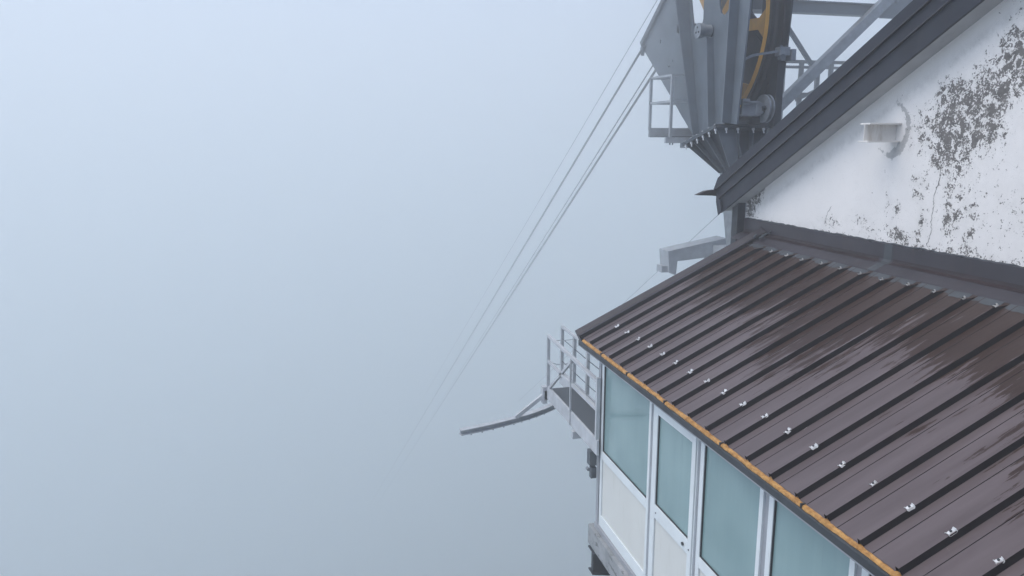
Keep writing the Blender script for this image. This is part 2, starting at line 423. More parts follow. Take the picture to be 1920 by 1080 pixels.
# stub beam
t = empty('beam_stub', (5.62, 6.45, 0.0), 'short white painted steel I-beam stub projecting from the flaking wall', 'beam')
b = MB(); b.box(5.245, 5.615, 6.39, 6.53, .162, .178); b.build('flange', M['white_stub'], t, .002)
b = MB(); b.box(5.235, 5.615, 6.39, 6.53, -.010, .005); b.build('flange', M['white_stub'], t, .002)
b = MB(); b.box(5.24, 5.615, 6.457, 6.464, .005, .165); b.build('web', M['white_stub'], t)

# ================================================================== GALLERY (lean-to)
ga = empty('lean_to_gallery', (3.2, 6.0, -4.8), 'glazed gallery with teal windows, cream panels and brown ribbed sheet metal roof', 'gallery')
TH = R(25.9); CS, SN = math.cos(TH), math.sin(TH)
XE, ZE = 3.10, -2.42
def RP(X, Y, h=0.0):                        # point on the roof plane above plan position, raised by h
    return (X - SN*h, Y, ZE + (X-XE)*math.tan(TH) + CS*h)
RIB0, RIBS, RH = 8.262, .31625, .048
NR = 27
YNEAR = RIB0 - RIBS*(NR-1) - .15
def roof():
    prof = [(8.66, 0)]
    for k in range(-1, NR):
        y = RIB0 - RIBS*k
        prof += [(y+.024, 0), (y+.013, RH), (y-.013, RH), (y-.019, 0), (y-.088, 0), (y-.091, .0035), (y-.097, .0035), (y-.100, 0)]
    prof += [(YNEAR, 0)]
    b = MB(); xs = [(XE-.005, 1), (XE+.7, 1), (XE+1.4, 1), (5.26, 1), (5.385, .04), (5.58, .04)]
    v = []
    for X, hs in xs:
        for (y, h) in prof: v.append(RP(X, y, h*(hs if h > .01 else 1)))
    n = len(prof); f = []
    for i in range(len(xs)-1):
        for j in range(n-1): f.append((i*n+j, i*n+j+1, (i+1)*n+j+1, (i+1)*n+j))
    b.add(v, f)
    o = b.build('ribbed_roof', M['roof'], ga)
    so = o.modifiers.new('sheet', 'SOLIDIFY'); so.thickness = .0015; so.offset = -1
    return o
roof_o = roof()
def clips():
    rnd = random.Random(3)
    spots = [(3.445 + rnd.uniform(-.006, .006), k) for k in range(0, 19)] + [(5.285 + rnd.uniform(-.012, .012), k) for k in range(1, 14)]
    for X, k in spots:
        y = RIB0 - RIBS*k + rnd.uniform(-.004, .004)
        s_ = rnd.uniform(.60, .80)*(.72 if X > 5 else 1); a = rnd.uniform(-.35, .35); b = MB()
        def L(dx, dy, dh):
            c, s2 = math.cos(a), math.sin(a)
            return RP(X + (dx*c - dy*s2)*s_, y + (dx*s2 + dy*c)*s_, RH + dh)
        # saddle plate with a hollow in the middle, two raised ends
        pr = [(-.034, .012), (-.024, .003), (-.010, .0045), (.010, .0045), (.024, .003), (.034, .013)]
        v = []
        for dx, h in pr:
            for dy, hh in ((-.024, -.012), (-.014, 0), (.014, 0), (.024, -.012)): v.append(L(dx, dy, h+hh))
        f = []
        for i in range(len(pr)-1):
            for j in range(3):
                q = i*4+j; f.append((q, q+1, q+5, q+4))
        b.add(v, f)
        o = b.build('roof_clip', M['zinc'] if X < 5 else M['clip_dull'], ga)
        so = o.modifiers.new('t', 'SOLIDIFY'); so.thickness = .002; so.offset = 1
        h = MB(); h.cyl(L(0, 0, .003), L(0, 0, .012), .008, 6); h.build('screw', M['steel_dark'], o)
clips()
for pl, w_ in (([(4.29,3.50),(4.315,3.513),(4.345,3.52)], .0035), ([(3.33,3.457),(3.345,3.46)], .009), ([(3.62,3.045),(3.64,3.06)], .015), ([(3.52,3.03),(3.54,3.04)], .016), ([(3.55,4.75),(3.585,4.765),(3.62,4.775)], .003), ([(4.2,3.36),(4.21,3.364)], .006)):
    v = []
    for i, (X, y) in enumerate(pl):
        ww = w_*(1 if i else .45); v += [RP(X, y-ww, .0012), RP(X, y+ww, .0012)]
    b = MB(); b.add(v, [(2*i, 2*i+1, 2*i+3, 2*i+2) for i in range(len(pl)-1)]); b.build('dropping', M['smear'], ga)
# verge trim on the far side
b = MB(); pr = [(8.560, .0505), (8.600, .052), (8.655, .098), (8.668, .101), (8.678, .095), (8.678, -.13)]
v = [RP(X, y, h) for X in (XE-.03, 5.62) for y, h in pr]; n = len(pr)
b.add(v, [(j, j+1, n+j+1, n+j) for j in range(n-1)])
b.add([RP(XE-.03, y, h) for y, h in pr] + [RP(XE-.03, 8.56, -.05)], [tuple(range(n+1))])
o = b.build('verge_trim', M['flash'], ga); so = o.modifiers.new('t', 'SOLIDIFY'); so.thickness = .002
# apron flashing: flat strip over the rib ends, fold, upstand against the wall
def apron(y0, y1, lift, jag=0):
    b = MB(); rows = []
    ny = max(2, int((y1-y0)/.06)); rr = random.Random(5)
    for i in range(ny+1):
        y = y0 + (y1-y0)*i/ny
        w1 = rr.uniform(-.004, .004)*jag; w2 = rr.uniform(-.008, .008)*jag
        rows.append([RP(5.405+w1, y, .004+lift), RP(5.42, y, .008+lift), RP(5.545, y, .010+lift), RP(5.56, y, .002+lift), RP(5.588-lift, y, .004+lift),
                     (5.598-lift, y, -1.19), (5.598-lift, y, -1.035+w2), (5.618, y, -1.028+w2)])
    m_ = len(rows[0]); v = [p for r in rows for p in r]
    f = [(i*m_+j, i*m_+j+1, (i+1)*m_+j+1, (i+1)*m_+j) for i in range(ny) for j in range(m_-1)]
    b.add(v, f); return b
o = apron(YNEAR, 9.11, 0, 1).build('apron_flashing', M['flash'], ga)
so = o.modifiers.new('t', 'SOLIDIFY'); so.thickness = .0015
o = apron(6.33, 6.44, .004, .5).build('flashing_joint', M['seal'], ga)
for y0_, y1_ in ((YNEAR, 6.30), (6.50, 9.05)):
    b = MB(); v = []
    for y in (y0_, y1_): v += [RP(5.540, y, .0125), RP(5.562, y, .0075), RP(5.590, y, .0085), (5.592, y, -1.172)]
    b.add(v, [(0, 1, 5, 4), (1, 2, 6, 5), (2, 3, 7, 6)]); b.build('fold_shade', M['maroon'], ga)  # dark strip laid in as the shadow line of the fold
# sealant bead along the wall
b = MB(); rr = random.Random(9); pts = []
y = YNEAR
while y < 9.1: pts.append((5.614, y, -1.026 + rr.uniform(-.006, .006))); y += .05
b.tube(pts, .010, 6); b.build('sealant_bead', M['seal'], ga)
# grey sealant smear where rib ends meet the apron
b = MB()
for k in range(-1, NR):
    y = RIB0 - RIBS*k
    pts = []
    for i in range(7):
        yy = y - .03 - (RIBS-.06)*i/6
        pts.append((yy, rr.uniform(5.315, 5.355)))
    v = [RP(X, yy, .0035) for yy, X in pts] + [RP(5.41, yy, .0045) for yy, X in pts]
    b.add(v, [(i, i+1, 7+i+1, 7+i) for i in range(6)])
b.build('lap_sealant', M['seal'], ga)
# crumpled sealant at the upper far corner
for i in range(7):
    b = MB()
    cx, cy = 5.42 + rr.uniform(0, .16), 8.42 + rr.uniform(0, .22)
    p = RP(cx, cy, .05 + rr.uniform(0, .02)); q = RP(cx+rr.uniform(.03, .08), cy+rr.uniform(.0, .06), .055)
    b.tube([p, q], rr.uniform(.008, .016), 7)
    b.build('corner_sealant', M['seal'], ga)

# eave: foam filler strip in lengths, dark trim in front of it
cuts = [8.52, 7.86, 7.10, 6.19, 5.15, 4.07, 3.05, 2.0, .9, YNEAR]
for i in range(len(cuts)-1):
    y1, y0 = cuts[i]-.008, cuts[i+1]+.008; b = MB(); rows = []; nn = int((y1-y0)/.02)
    rr = random.Random(40+i)
    for j in range(nn+1):
        y = y0 + (y1-y0)*j/nn; k = (RIB0 - y)/RIBS; near = abs(k-round(k))*RIBS
        top = -2.424 + (.010 if near < .02 else 0) + rr.uniform(-.003, .003)
        w_ = 3.066 + rr.uniform(-.004, .003)
        rows.append([(3.0945, y, -2.47), (3.0945, y, top), (w_+.006, y, top-.006+rr.uniform(-.002, .002)), (w_, y, top-.020), (w_, y, -2.47)])
    m_ = 5; v = [p for r in rows for p in r]
    f = [(a*m_+c, a*m_+(c+1) % m_, (a+1)*m_+(c+1) % m_, (a+1)*m_+c) for a in range(nn) for c in range(m_)]
    f += [tuple(range(m_)), tuple(nn*m_+c for c in range(m_))]
    b.add(v, f); b.build('foam_strip', M['foam'], ga)
for c_ in cuts[1:-1]: MB().box(3.060, 3.0985, c_-.007, c_+.007, -2.474, -2.417).build('gap_dark', M['rubber'], ga)  # dark boxes added for the black gaps between foam lengths
b = MB(); rows = []; rr = random.Random(77); y = YNEAR; ys = []
while y < 8.60: ys.append(y); y += .025
w = 0
for y in ys:
    w = w*.85 + rr.uniform(-.0022, .0022)
    rows.append([(3.064, y, -2.505), (3.046, y, -2.505), (3.046, y, -2.452), (3.052+w*.4, y, -2.446+w), (3.064+w*.4, y, -2.448+w)])
m_ = 5; v = [p for r in rows for p in r]
f = [(a*m_+c, a*m_+(c+1) % m_, (a+1)*m_+(c+1) % m_, (a+1)*m_+c) for a in range(len(rows)-1) for c in range(m_)]
f += [tuple(range(m_)), tuple((len(rows)-1)*m_+c for c in range(m_))]
b.add(v, f); b.build('eave_trim', M['fascia_eave'], ga)
MB().box(3.05, 3.24, YNEAR, 8.60, -2.52, -2.506).build('eave_soffit', M['alu_grey'], ga)
MB().box(3.215, 3.235, YNEAR, 8.20, -2.612, -2.521).build('head_rail', M['alu_grey'], ga)

# facade
YN = 0.9
fa = [  # window glass spans measured along the wall
    ('window', 8.078, 6.784), ('door', 6.681, 5.741), ('window', 5.625, 4.751), ('window', 4.563, 3.722), ('window', 3.547, 2.70), ('window', 2.51, 1.67)]
MB().box(3.19, 3.26, 8.156, 8.228, -4.745, -2.53).build('corner_post', M['alu_grey'], ga, .003)
def frame_window(y1, y0):
    a, c = y1+.062, y0-.050
    b = MB(); X0, X1 = 3.198, 3.245
    b.box(X0, X1, y1, a, -4.745, -2.60); b.box(X0, X1, c, y0, -4.745, -2.60)
    b.box(X0, X1, y0, y1, -2.625, -2.60)
    b.box(X0, X1, y0, y1, -3.845, -3.738); b.box(X0, X1, y0, y1, -4.745, -4.593)
    f = b.build('window_frame', M['alu'], ga, .003)
    MB().box(3.222, 3.228, y0+.001, y1-.001, -3.739, -2.624).build('pane', M['glass'], f)
    g = MB()
    for (p, q, r_, s_) in ((y0, y0+.006, -3.738, -2.625), (y1-.006, y1, -3.738, -2.625), (y0+.006, y1-.006, -3.738, -3.732), (y0+.006, y1-.006, -2.631, -2.625)):
        g.box(3.206, 3.2215, p, q, r_, s_)
    g.build('gasket', M['rubber'], f)
    MB().box(3.214, 3.232, y0+.004, y1-.004, -4.589, -3.849).build('wall_panel', M['panel'], ga)
    MB().box(3.230, 3.242, y0, y1, -4.593, -3.845).build('panel_backing', M['rubber'], ga)
for kind, y1, y0 in fa:
    if kind == 'window': frame_window(y1, y0)
# recessed grey mullions between the frames
for a, c in ((6.681, 6.734), (5.631, 5.741), (4.625, 4.701), (3.609, 3.672), (2.572, 2.65)):
    MB().box(3.216, 3.25, a, c, -4.745, -2.60).build('mullion', M['alu_grey'], ga)
# door: fixed jambs, leaf with glass above and panel below
dr = empty('door', (0, 0, 0), None, None); dr.parent = ga; dr.location = Vector((3.2, 6.2, -4.7)) - Vector(ga.location)
b = MB(); b.box(3.198, 3.245, 6.618, 6.681, -4.745, -2.60); b.box(3.198, 3.245, 5.741, 5.755, -4.745, -2.60); b.build('door_frame', M['alu'], dr, .003)
b = MB(); X0, X1 = 3.186, 3.235
b.box(X0, X1, 6.556, 6.610, -4.70, -2.612); b.box(X0, X1, 5.760, 5.832, -4.70, -2.612)
b.box(X0, X1, 5.832, 6.556, -2.706, -2.612); b.box(X0, X1, 5.832, 6.556, -3.825, -3.681); b.box(X0, X1, 5.832, 6.556, -4.70, -4.58)
b.build('door_leaf', M['alu'], dr, .003)
MB().box(3.212, 3.218, 5.831, 6.557, -3.682, -2.705).build('door_pane', M['glass'], dr)
b = MB()
for (p, q, r_, s_) in ((5.832, 5.838, -3.681, -2.706), (6.550, 6.556, -3.681, -2.706), (5.838, 6.55, -3.681, -3.675), (5.838, 6.55, -2.712, -2.706)): b.box(3.197, 3.2115, p, q, r_, s_)
b.build('door_gasket', M['rubber'], dr)
MB().box(3.204, 3.22, 5.836, 6.552, -4.576, -3.829).build('door_panel', M['panel'], dr)
MB().cyl((3.172, 5.912, -3.763), (3.187, 5.912, -3.763), .017, 16).build('door_lock', M['rubber'], dr)
b = MB(); b.cyl((3.181, 6.518, -3.757), (3.187, 6.518, -3.757), .008, 10); b.cyl((3.181, 5.80, -3.765), (3.187, 5.80, -3.765), .008, 10); b.build('door_screws', M['steel_dark'], dr)
MB().box(3.225, 3.245, 6.611, 6.617, -4.70, -2.612).build('door_gap', M['rubber'], dr)
# gallery body behind the glazing, floor slab and what carries it
MB().box(3.26, 5.6, 8.10, 8.16, -4.745, -2.52).build('end_panel', M['panel'], ga)
b = MB(); b.hexa([(3.26, 8.10, -2.52), (5.6, 8.10, -2.52), (5.6, 8.16, -2.52), (3.26, 8.16, -2.52)], [(3.26, 8.10, -2.42), (5.6, 8.10, -1.32), (5.6, 8.16, -1.32), (3.26, 8.16, -2.42)]); b.build('end_gable', M['panel'], ga)
MB().box(3.12, 5.6, YN, 8.31, -5.075, -4.81).build('floor_slab', M['concrete'], ga, .012)
MB().box(3.17, 3.26, YN, 8.22, -4.81, -4.746).build('sill_trim', M['alu_grey'], ga)
b = MB(); b.prism([[(3.12, -5.08), (3.12, -5.36), (3.3, -5.40), (5.6, -6.4), (5.6, -5.08)]], 8.10, 8.16, 'y'); b.box(3.10, 5.6, 8.02, 8.24, -5.09, -5.078)
b.bar((3.10, 8.13, -5.375), (3.5, 8.13, -5.45), .16, .014); b.build('bracket', M['steel_dark'], ga)
b = MB(); b.prism([[(3.14, -5.08), (3.14, -5.40), (5.6, -6.4), (5.6, -5.08)]], 7.35, 7.43, 'y'); b.build('bracket', M['steel_dark'], ga)
MB().box(3.3, 5.6, YN, YN+.06, -4.8, -2.5).build('end_panel', M['panel'], ga)

# ================================================================== LOW ACCESS PLATFORM beyond the gallery corner
pf = empty('access_platform', (3.3, 9.1, -3.7), 'narrow grey steel platform with railings beside the gallery corner above the void', 'platform')
MB().bar((3.15, 8.10, -3.70), (3.15, 10.24, -3.68), .03, .20).build('stringer', M['hazed_steel'], pf, .003)
MB().bar((3.55, 8.22, -3.70), (3.55, 10.85, -3.70), .03, .16).build('stringer', M['hazed_steel'], pf, .003)
MB().box(3.17, 3.53, 8.23, 10.22, -3.655, -3.635).build('deck', M['deck'], pf)
MB().box(3.165, 3.535, 9.06, 9.12, -3.83, -3.66).build('cross_beam', M['steel_mid'], pf)
MB().box(3.10, 3.50, 8.90, 8.98, -3.90, -3.80).build('outrigger', M['hazed_steel'], pf)
MB().box(3.10, 3.28, 10.20, 10.28, -3.80, -3.66).build('end_plate', M['steel_mid'], pf)
for y, z0 in ((10.20, -3.60), (8.14, -3.60)): MB().bar((3.15, y, z0), (3.15, y, -2.81), .045, .045).build('post', M['hazed_steel'], pf)
MB().bar((3.13, 9.11, -3.78), (3.13, 9.11, -2.85), .022, .022).build('post', M['hazed_steel'], pf)
MB().bar((3.15, 10.22, -2.81), (3.15, 8.12, -2.86), .05, .035).build('hand_rail', M['hazed_steel'], pf)
MB().bar((3.15, 10.20, -3.20), (3.15, 8.14, -3.22), .035, .045).build('knee_rail', M['hazed_steel'], pf)
MB().bar((3.15, 10.10, -3.58), (3.15, 9.13, -2.89), .035, .035).build('diagonal_brace', M['hazed_steel'], pf)
for y in (10.74, 10.15, 9.57, 9.0, 8.42): MB().bar((3.54, y, -3.66), (3.54, y, -2.84), .05, .045).build('post', M['hazed_steel'], pf)
MB().bar((3.54, 10.76, -2.83), (3.54, 8.25, -2.83), .045, .035).build('hand_rail', M['hazed_steel'], pf)
for z in (-3.02, -3.38): MB().tube([(3.54, 10.74, z), (3.54, 9.57, z-.015), (3.54, 8.3, z)], .006, 6).build('rail_wire', M['steel_mid'], pf)
MB().bar((3.54, 10.74, -3.58), (3.54, 8.25, -3.58), .02, .10).build('toe_board', M['hazed_steel'], pf)
def chain(z, sag):
    pts = [(3.15+.39*t/10, 10.20-.05*t/10, z-.0-4*sag*(t/10)*(1-t/10)) for t in range(11)]
    MB().tube(pts, .007, 6).build('chain', M['hazed_steel'], pf)
chain(-2.87, .02); chain(-3.20, .06)
# fine wires fanning from the far rail
b = MB()
for i in range(7): b.tube([(3.545, 9.0-.09*i, -2.86), (3.545, 8.55-.09*i, -3.55)], .0022, 4)
b.build('mesh_wires', M['hazed_steel'], pf)

# ================================================================== CURVED DOCKING RAIL
cr = empty('guide_rail', (2.6, 10.3, -4.1), 'curved grey steel guide rail reaching out into the fog below the platform', 'rail')
pts = [(1.774, 9.984), (1.95, 10.03), (2.179, 10.092), (2.41, 10.17), (2.638, 10.258), (2.82, 10.34), (2.997, 10.431), (3.19, 10.55), (3.40, 10.70)]
def sweep(prof, z0):
    b = MB(); rows = []
    for i, p in enumerate(pts):
        a = pts[max(0, i-1)]; c = pts[min(len(pts)-1, i+1)]; d = Vector((c[0]-a[0], c[1]-a[1])).normalized(); nx, ny = -d.y, d.x
        rows.append([(p[0]+nx*q, p[1]+ny*q, z0+h) for q, h in prof])
    m_ = len(prof); v = [p for r in rows for p in r]
    f = [(i*m_+j, i*m_+(j+1) % m_, (i+1)*m_+(j+1) % m_, (i+1)*m_+j) for i in range(len(pts)-1) for j in range(m_)]
    f += [tuple(range(m_)), tuple((len(pts)-1)*m_+j for j in range(m_))]
    b.add(v, f); return b
sweep([(-.05, -.01), (.05, -.01), (.05, .0), (-.05, .0)], -4.055).build('top_flange', M['hazed_steel'], cr)
sweep([(-.05, -.01), (.05, -.01), (.05, .0), (-.05, .0)], -4.125).build('bottom_flange', M['hazed_steel'], cr)
sweep([(-.006, -.06), (.006, -.06), (.006, 0), (-.006, 0)], -4.065).build('web', M['hazed_steel'], cr)
for i in range(9):
    t = .12 + .76*i/8; k = t*(len(pts)-1); a = int(k); fr = k-a; p = [pts[a][c]*(1-fr)+pts[a+1][c]*fr for c in (0, 1)]
    MB().cyl((p[0]-.01, p[1]-.045, -4.15), (p[0]-.01, p[1]-.045, -4.135), .009, 8).build('bolt', M['steel_mid'], cr)
MB().bar((3.12, 10.24, -3.72), (2.66, 10.24, -4.05), .05, .055).build('strut', M['hazed_steel'], cr)
MB().box(3.07, 3.14, 10.20, 10.30, -3.86, -3.60).build('hanger_plate', M['hazed_steel'], cr)

# small box joints on the gallery corner under the platform
t = empty('corner_fixing', (3.12, 8.3, -3.9), 'small grey steel lugs on the gallery corner post under the platform', 'bracket')
MB().box(3.10, 3.19, 8.232, 8.34, -3.99, -3.80).build('lug', M['steel_mid'], t)
MB().box(3.12, 3.19, 8.232, 8.30, -4.16, -4.02).build('lug', M['steel_mid'], t)
MB().cyl((3.11, 8.30, -4.07), (3.11, 8.36, -4.07), .02, 10).build('bolt', M['galv'], t)

# ================================================================== PYLON with sheave
py = empty('cableway_pylon', (6.3, 10.5, -4.2), 'tall grey steel cableway pylon with yellow sheave rising behind the white gable', 'pylon')
PX = 6.14
def arc(cx, cz, r, a0, a1, n=8): return [(cx+r*math.cos(R(a0+(a1-a0)*i/n)), cz+r*math.sin(R(a0+(a1-a0)*i/n))) for i in range(n+1)]
slot1 = [(11.73, 1.69), (11.60, 1.82), (11.56, 1.95), (11.58, 2.6), (11.72, 2.85), (11.98, 2.80), (12.06, 2.6), (12.02, 2.32), (11.96, 2.10), (11.86, 1.80)]
slot2 = [(10.90, 1.90), (10.79, 1.96), (10.73, 2.05), (10.69, 2.35), (10.74, 2.65), (10.90, 2.75), (11.04, 2.65), (11.09, 2.35), (11.06, 2.07), (11.0, 1.95)]
hole = arc(13.14, 1.79, .035, 0, 330, 11)
h2 = arc(12.75, 1.315, .018, 0, 315, 7); h3 = arc(12.62, 1.40, .018, 0, 315, 7)
outer = [(10.36, .25), (10.72, .285), (11.64, .03), (13.844, 1.70), (14.05, 1.76), (13.90, 1.92), (12.944, 2.474), (12.3, 3.0), (11.9, 3.35), (10.0, 3.35), (10.177, 2.0)]
outer[8] = (11.9, 3.30); outer[9] = (10.0, 3.30)
MB().prism([outer, slot1, slot2, hole, h2, h3], PX, PX+.03).build('side_plate', M['steel'], py, .003)
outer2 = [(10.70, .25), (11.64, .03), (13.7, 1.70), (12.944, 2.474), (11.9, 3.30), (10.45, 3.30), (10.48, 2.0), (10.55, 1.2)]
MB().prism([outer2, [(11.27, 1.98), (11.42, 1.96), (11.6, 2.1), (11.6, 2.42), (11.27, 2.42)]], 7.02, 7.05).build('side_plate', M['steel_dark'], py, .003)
# rolled lip along the upper nose edge
MB().bar((PX-.02, 13.93, 1.83), (PX-.02, 12.30, 3.0), .10, .05, (1,0,0)).build('nose_edge', M['steel_mid'], py)
MB().cyl((PX-.03, 13.86, 1.62), (PX-.03, 13.80, 1.80), .035, 10).build('nose_roller', M['steel_mid'], py)
# stiffeners standing out from the plate, each runs down to the flange
def stiff(top, bot, d0, d1):
    b = MB(); t_ = .012
    b.hexa([(PX-d1, bot[0]-t_, bot[1]), (PX-.001, bot[0]-t_, bot[1]), (PX-.001, bot[0]+t_, bot[1]), (PX-d1, bot[0]+t_, bot[1])],
           [(PX-d0, top[0]-t_, top[1]), (PX-.001, top[0]-t_, top[1]), (PX-.001, top[0]+t_, top[1]), (PX-d0, top[0]+t_, top[1])])
    b.build('stiffener', M['steel'], py)
stiff((12.30, 2.95), (11.52, .10), .26, .12)
stiff((11.22, 1.62), (11.0, .23), .11, .13)
stiff((10.46, 2.9), (10.54, .28), .16, .15)
# pin boss with three holes
b = MB(); b.cyl((PX-.02, 11.28, 1.72), (PX-.16, 11.28, 1.72), .095, 24); b.cyl((PX-.16, 11.28, 1.72), (PX-.24, 11.28, 1.72), .115, 28); bo = b.build('pin_boss', M['galv'], py, .004)
b = MB()
for a in (90, 210, 330): b.cyl((PX-.2415, 11.28+.05*math.cos(R(a)), 1.72+.05*math.sin(R(a))), (PX-.246, 11.28+.05*math.cos(R(a)), 1.72+.05*math.sin(R(a))), .017, 12)
b.build('bolt_hole', M['rubber'], bo)
# flange: two bolted plates, tilted forward
def fl(off):
    n = Vector((0, .255, .967)); o = [(5.93, 10.62, .262), (6.82, 10.62, .262), (7.12, 10.75, .228), (7.12, 11.72, -.03), (5.93, 11.72, -.03)]
    lo = [Vector(p)+n*(off-.022) for p in o]; hi = [Vector(p)+n*(off) for p in o]; b = MB(); m_ = len(o)
    b.add(lo+hi, [tuple(range(m_))[::-1], tuple(range(m_, 2*m_))] + [(i, (i+1) % m_, m_+(i+1) % m_, m_+i) for i in range(m_)])
    b.build('flange', M['steel_mid'], py, .002)
fl(0.0); fl(-.028)
nrm = Vector((0, .255, .967))
def bolt(x, y):
    z = .262 - (y-10.62)*.265; p = Vector((x, y, z))
    b = MB(); b.cyl(p+nrm*.0, p+nrm*.018, .017, 6); b.cyl(p-nrm*.052, p-nrm*.085, .022, 6); b.cyl(p-nrm*.085, p-nrm*.13, .011, 8)
    b.build('bolt', M['zinc'], py)
for i in range(6): bolt(5.965, 10.69 + .19*i)
for x in (6.13, 6.33, 6.60, 6.78): bolt(x, 10.655)
# flare with gussets down to the mast
def ring(y0, y1, x0, x1, z): return [(x0, y0, z), (x1, y0, z), (x1, y1, z), (x0, y1, z)]
b = MB()
top = [(6.08, 10.80, .18), (6.92, 10.80, .18), (6.92, 11.45, .01), (6.08, 11.45, .01)]
bot = [(6.20, 10.42, -.52), (6.60, 10.42, -.52), (6.60, 10.80, -.52), (6.20, 10.80, -.52)]
b.hexa(bot, top); b.build('flare', M['steel_dark'], py, .004)
for (a, c) in (((5.97, 11.66, -.05), (6.17, 10.84, -.50)), ((5.97, 11.42, .01), (6.17, 10.74, -.50)), ((5.97, 11.05, .10), (6.17, 10.58, -.50)), ((5.99, 10.68, .20), (6.19, 10.46, -.50))):
    b = MB(); t_ = .008
    b.hexa([(6.16, c[1]-t_, c[2]), (6.24, c[1]-t_, c[2]), (6.24, c[1]+t_, c[2]), (6.16, c[1]+t_, c[2])],
           [(a[0], a[1]-t_, a[2]), (6.40, a[1]-t_, a[2]), (6.40, a[1]+t_, a[2]), (a[0], a[1]+t_, a[2])]); b.build('gusset', M['steel_mid'], py)
for x in (6.30, 6.62, 6.86):
    b = MB(); t_ = .008
    b.hexa([(6.40+(x-6.4)*.3-t_, 10.40, -.48), (6.40+(x-6.4)*.3+t_, 10.40, -.48), (6.40+(x-6.4)*.3+t_, 10.5, -.48), (6.40+(x-6.4)*.3-t_, 10.5, -.48)],
           [(x-t_, 10.66, .21), (x+t_, 10.66, .21), (x+t_, 10.9, .14), (x-t_, 10.9, .14)]); b.build('gusset', M['steel_mid'], py)
b = MB(); b.hexa([(6.12, 9.30, -4.2), (6.62, 9.30, -4.2), (6.62, 9.72, -4.2), (6.12, 9.72, -4.2)], [(6.16, 10.42, -.50), (6.62, 10.42, -.50), (6.62, 10.82, -.50), (6.16, 10.82, -.50)])
b.build('mast', M['galv'], py, .01)
# sheave in the plane x = 6.85, radius 1.76
SC = Vector((6.846, 12.406, 1.92)); SR = 1.762
sh_holes = []
def sheave():
    # rim: yellow ring with a flange each side and a grooved lining
    n = 72; prof = [(-.045, SR-.03), (-.045, SR-.165), (.045, SR-.165), (.045, SR-.03)]
    b = MB(); v = []
    for i in range(n):
        a = 2*math.pi*i/n
        for dx, r in prof: v.append((SC.x+dx, SC.y+r*math.cos(a), SC.z+r*math.sin(a)))
    m_ = len(prof); f = [(i*m_+j, i*m_+(j+1) % m_, ((i+1) % n)*m_+(j+1) % m_, ((i+1) % n)*m_+j) for i in range(n) for j in range(m_)]
    b.add(v, f, False); s_ = b.build('sheave_rim', M['yellow'], py)
    lp_ = [(-.055, SR-.043), (-.055, SR+.03), (-.02, SR+.0), (.02, SR+.0), (.055, SR+.03), (.055, SR-.043)]
    b = MB(); v = []
    for i in range(n):
        a = 2*math.pi*i/n
        for dx, r in lp_: v.append((SC.x+dx, SC.y+r*math.cos(a), SC.z+r*math.sin(a)))
    m_ = len(lp_)
    b.add(v, [(i*m_+j, i*m_+(j+1) % m_, ((i+1) % n)*m_+(j+1) % m_, ((i+1) % n)*m_+j) for i in range(n) for j in range(m_)])
    b.build('groove_lining', M['bronze'], s_)
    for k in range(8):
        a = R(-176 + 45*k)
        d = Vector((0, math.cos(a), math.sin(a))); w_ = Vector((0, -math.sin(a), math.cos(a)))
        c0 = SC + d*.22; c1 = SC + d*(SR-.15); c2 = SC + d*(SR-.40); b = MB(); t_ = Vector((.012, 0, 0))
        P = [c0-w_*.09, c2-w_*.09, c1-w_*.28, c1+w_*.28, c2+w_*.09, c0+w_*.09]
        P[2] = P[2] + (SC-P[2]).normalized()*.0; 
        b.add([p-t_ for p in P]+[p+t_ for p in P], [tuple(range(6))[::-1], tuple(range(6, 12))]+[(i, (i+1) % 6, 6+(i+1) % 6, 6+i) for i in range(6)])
        b.build('spoke', M['yellow_shaded'], s_)
    MB().cyl((SC.x-.12, SC.y, SC.z), (SC.x+.12, SC.y, SC.z), .26, 28).build('hub', M['yellow'], s_)
sheave()
MB().cyl((PX, SC.y, SC.z), (7.05, SC.y, SC.z), .09, 16).build('axle', M['steel_dark'], py)
# dark guard band hugging the rim on the right of the wheel
b = MB(); n = 26; v = []
for i in range(n+1):
    a = R(165 + 55*i/n)
    for dx, r in ((.09, SR+.02), (.12, SR+.02), (.12, SR+.12), (.09, SR+.12)): v.append((SC.x+dx, SC.y+r*math.cos(a), SC.z+r*math.sin(a)))
b.add(v, [(i*4+j, i*4+(j+1) % 4, (i+1)*4+(j+1) % 4, (i+1)*4+j) for i in range(n) for j in range(4)] + [(0,1,2,3), (n*4, n*4+3, n*4+2, n*4+1)])
b.build('rope_guard', M['bronze'], py)
# dark web between the plates, behind the wheel
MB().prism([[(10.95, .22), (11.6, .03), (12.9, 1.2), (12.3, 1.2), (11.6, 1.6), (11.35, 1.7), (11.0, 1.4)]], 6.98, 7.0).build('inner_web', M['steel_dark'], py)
# rope catcher arm
b = MB(); b.bar((6.23, 10.45, 1.195), (6.40, 10.43, 1.272), .03, .035); b.bar((6.40, 10.43, 1.272), (6.80, 10.41, 1.335), .03, .035); b.build('catcher_arm', M['galv'], py)
b = MB(); b.box(6.80, 6.98, 10.36, 10.50, 1.27, 1.40); b.box(6.99, 7.07, 10.34, 10.52, 1.20, 1.37); b.build('catcher_block', M['galv'], py, .01)
b = MB(); b.cyl((6.84, 10.40, 1.24), (6.84, 10.33, 1.24), .05, 14); b.cyl((6.84, 10.40, 1.40), (6.84, 10.40, 1.425), .02, 8); b.cyl((6.94, 10.40, 1.40), (6.94, 10.40, 1.43), .02, 8); b.build('catcher_bolt', M['steel_mid'], py)
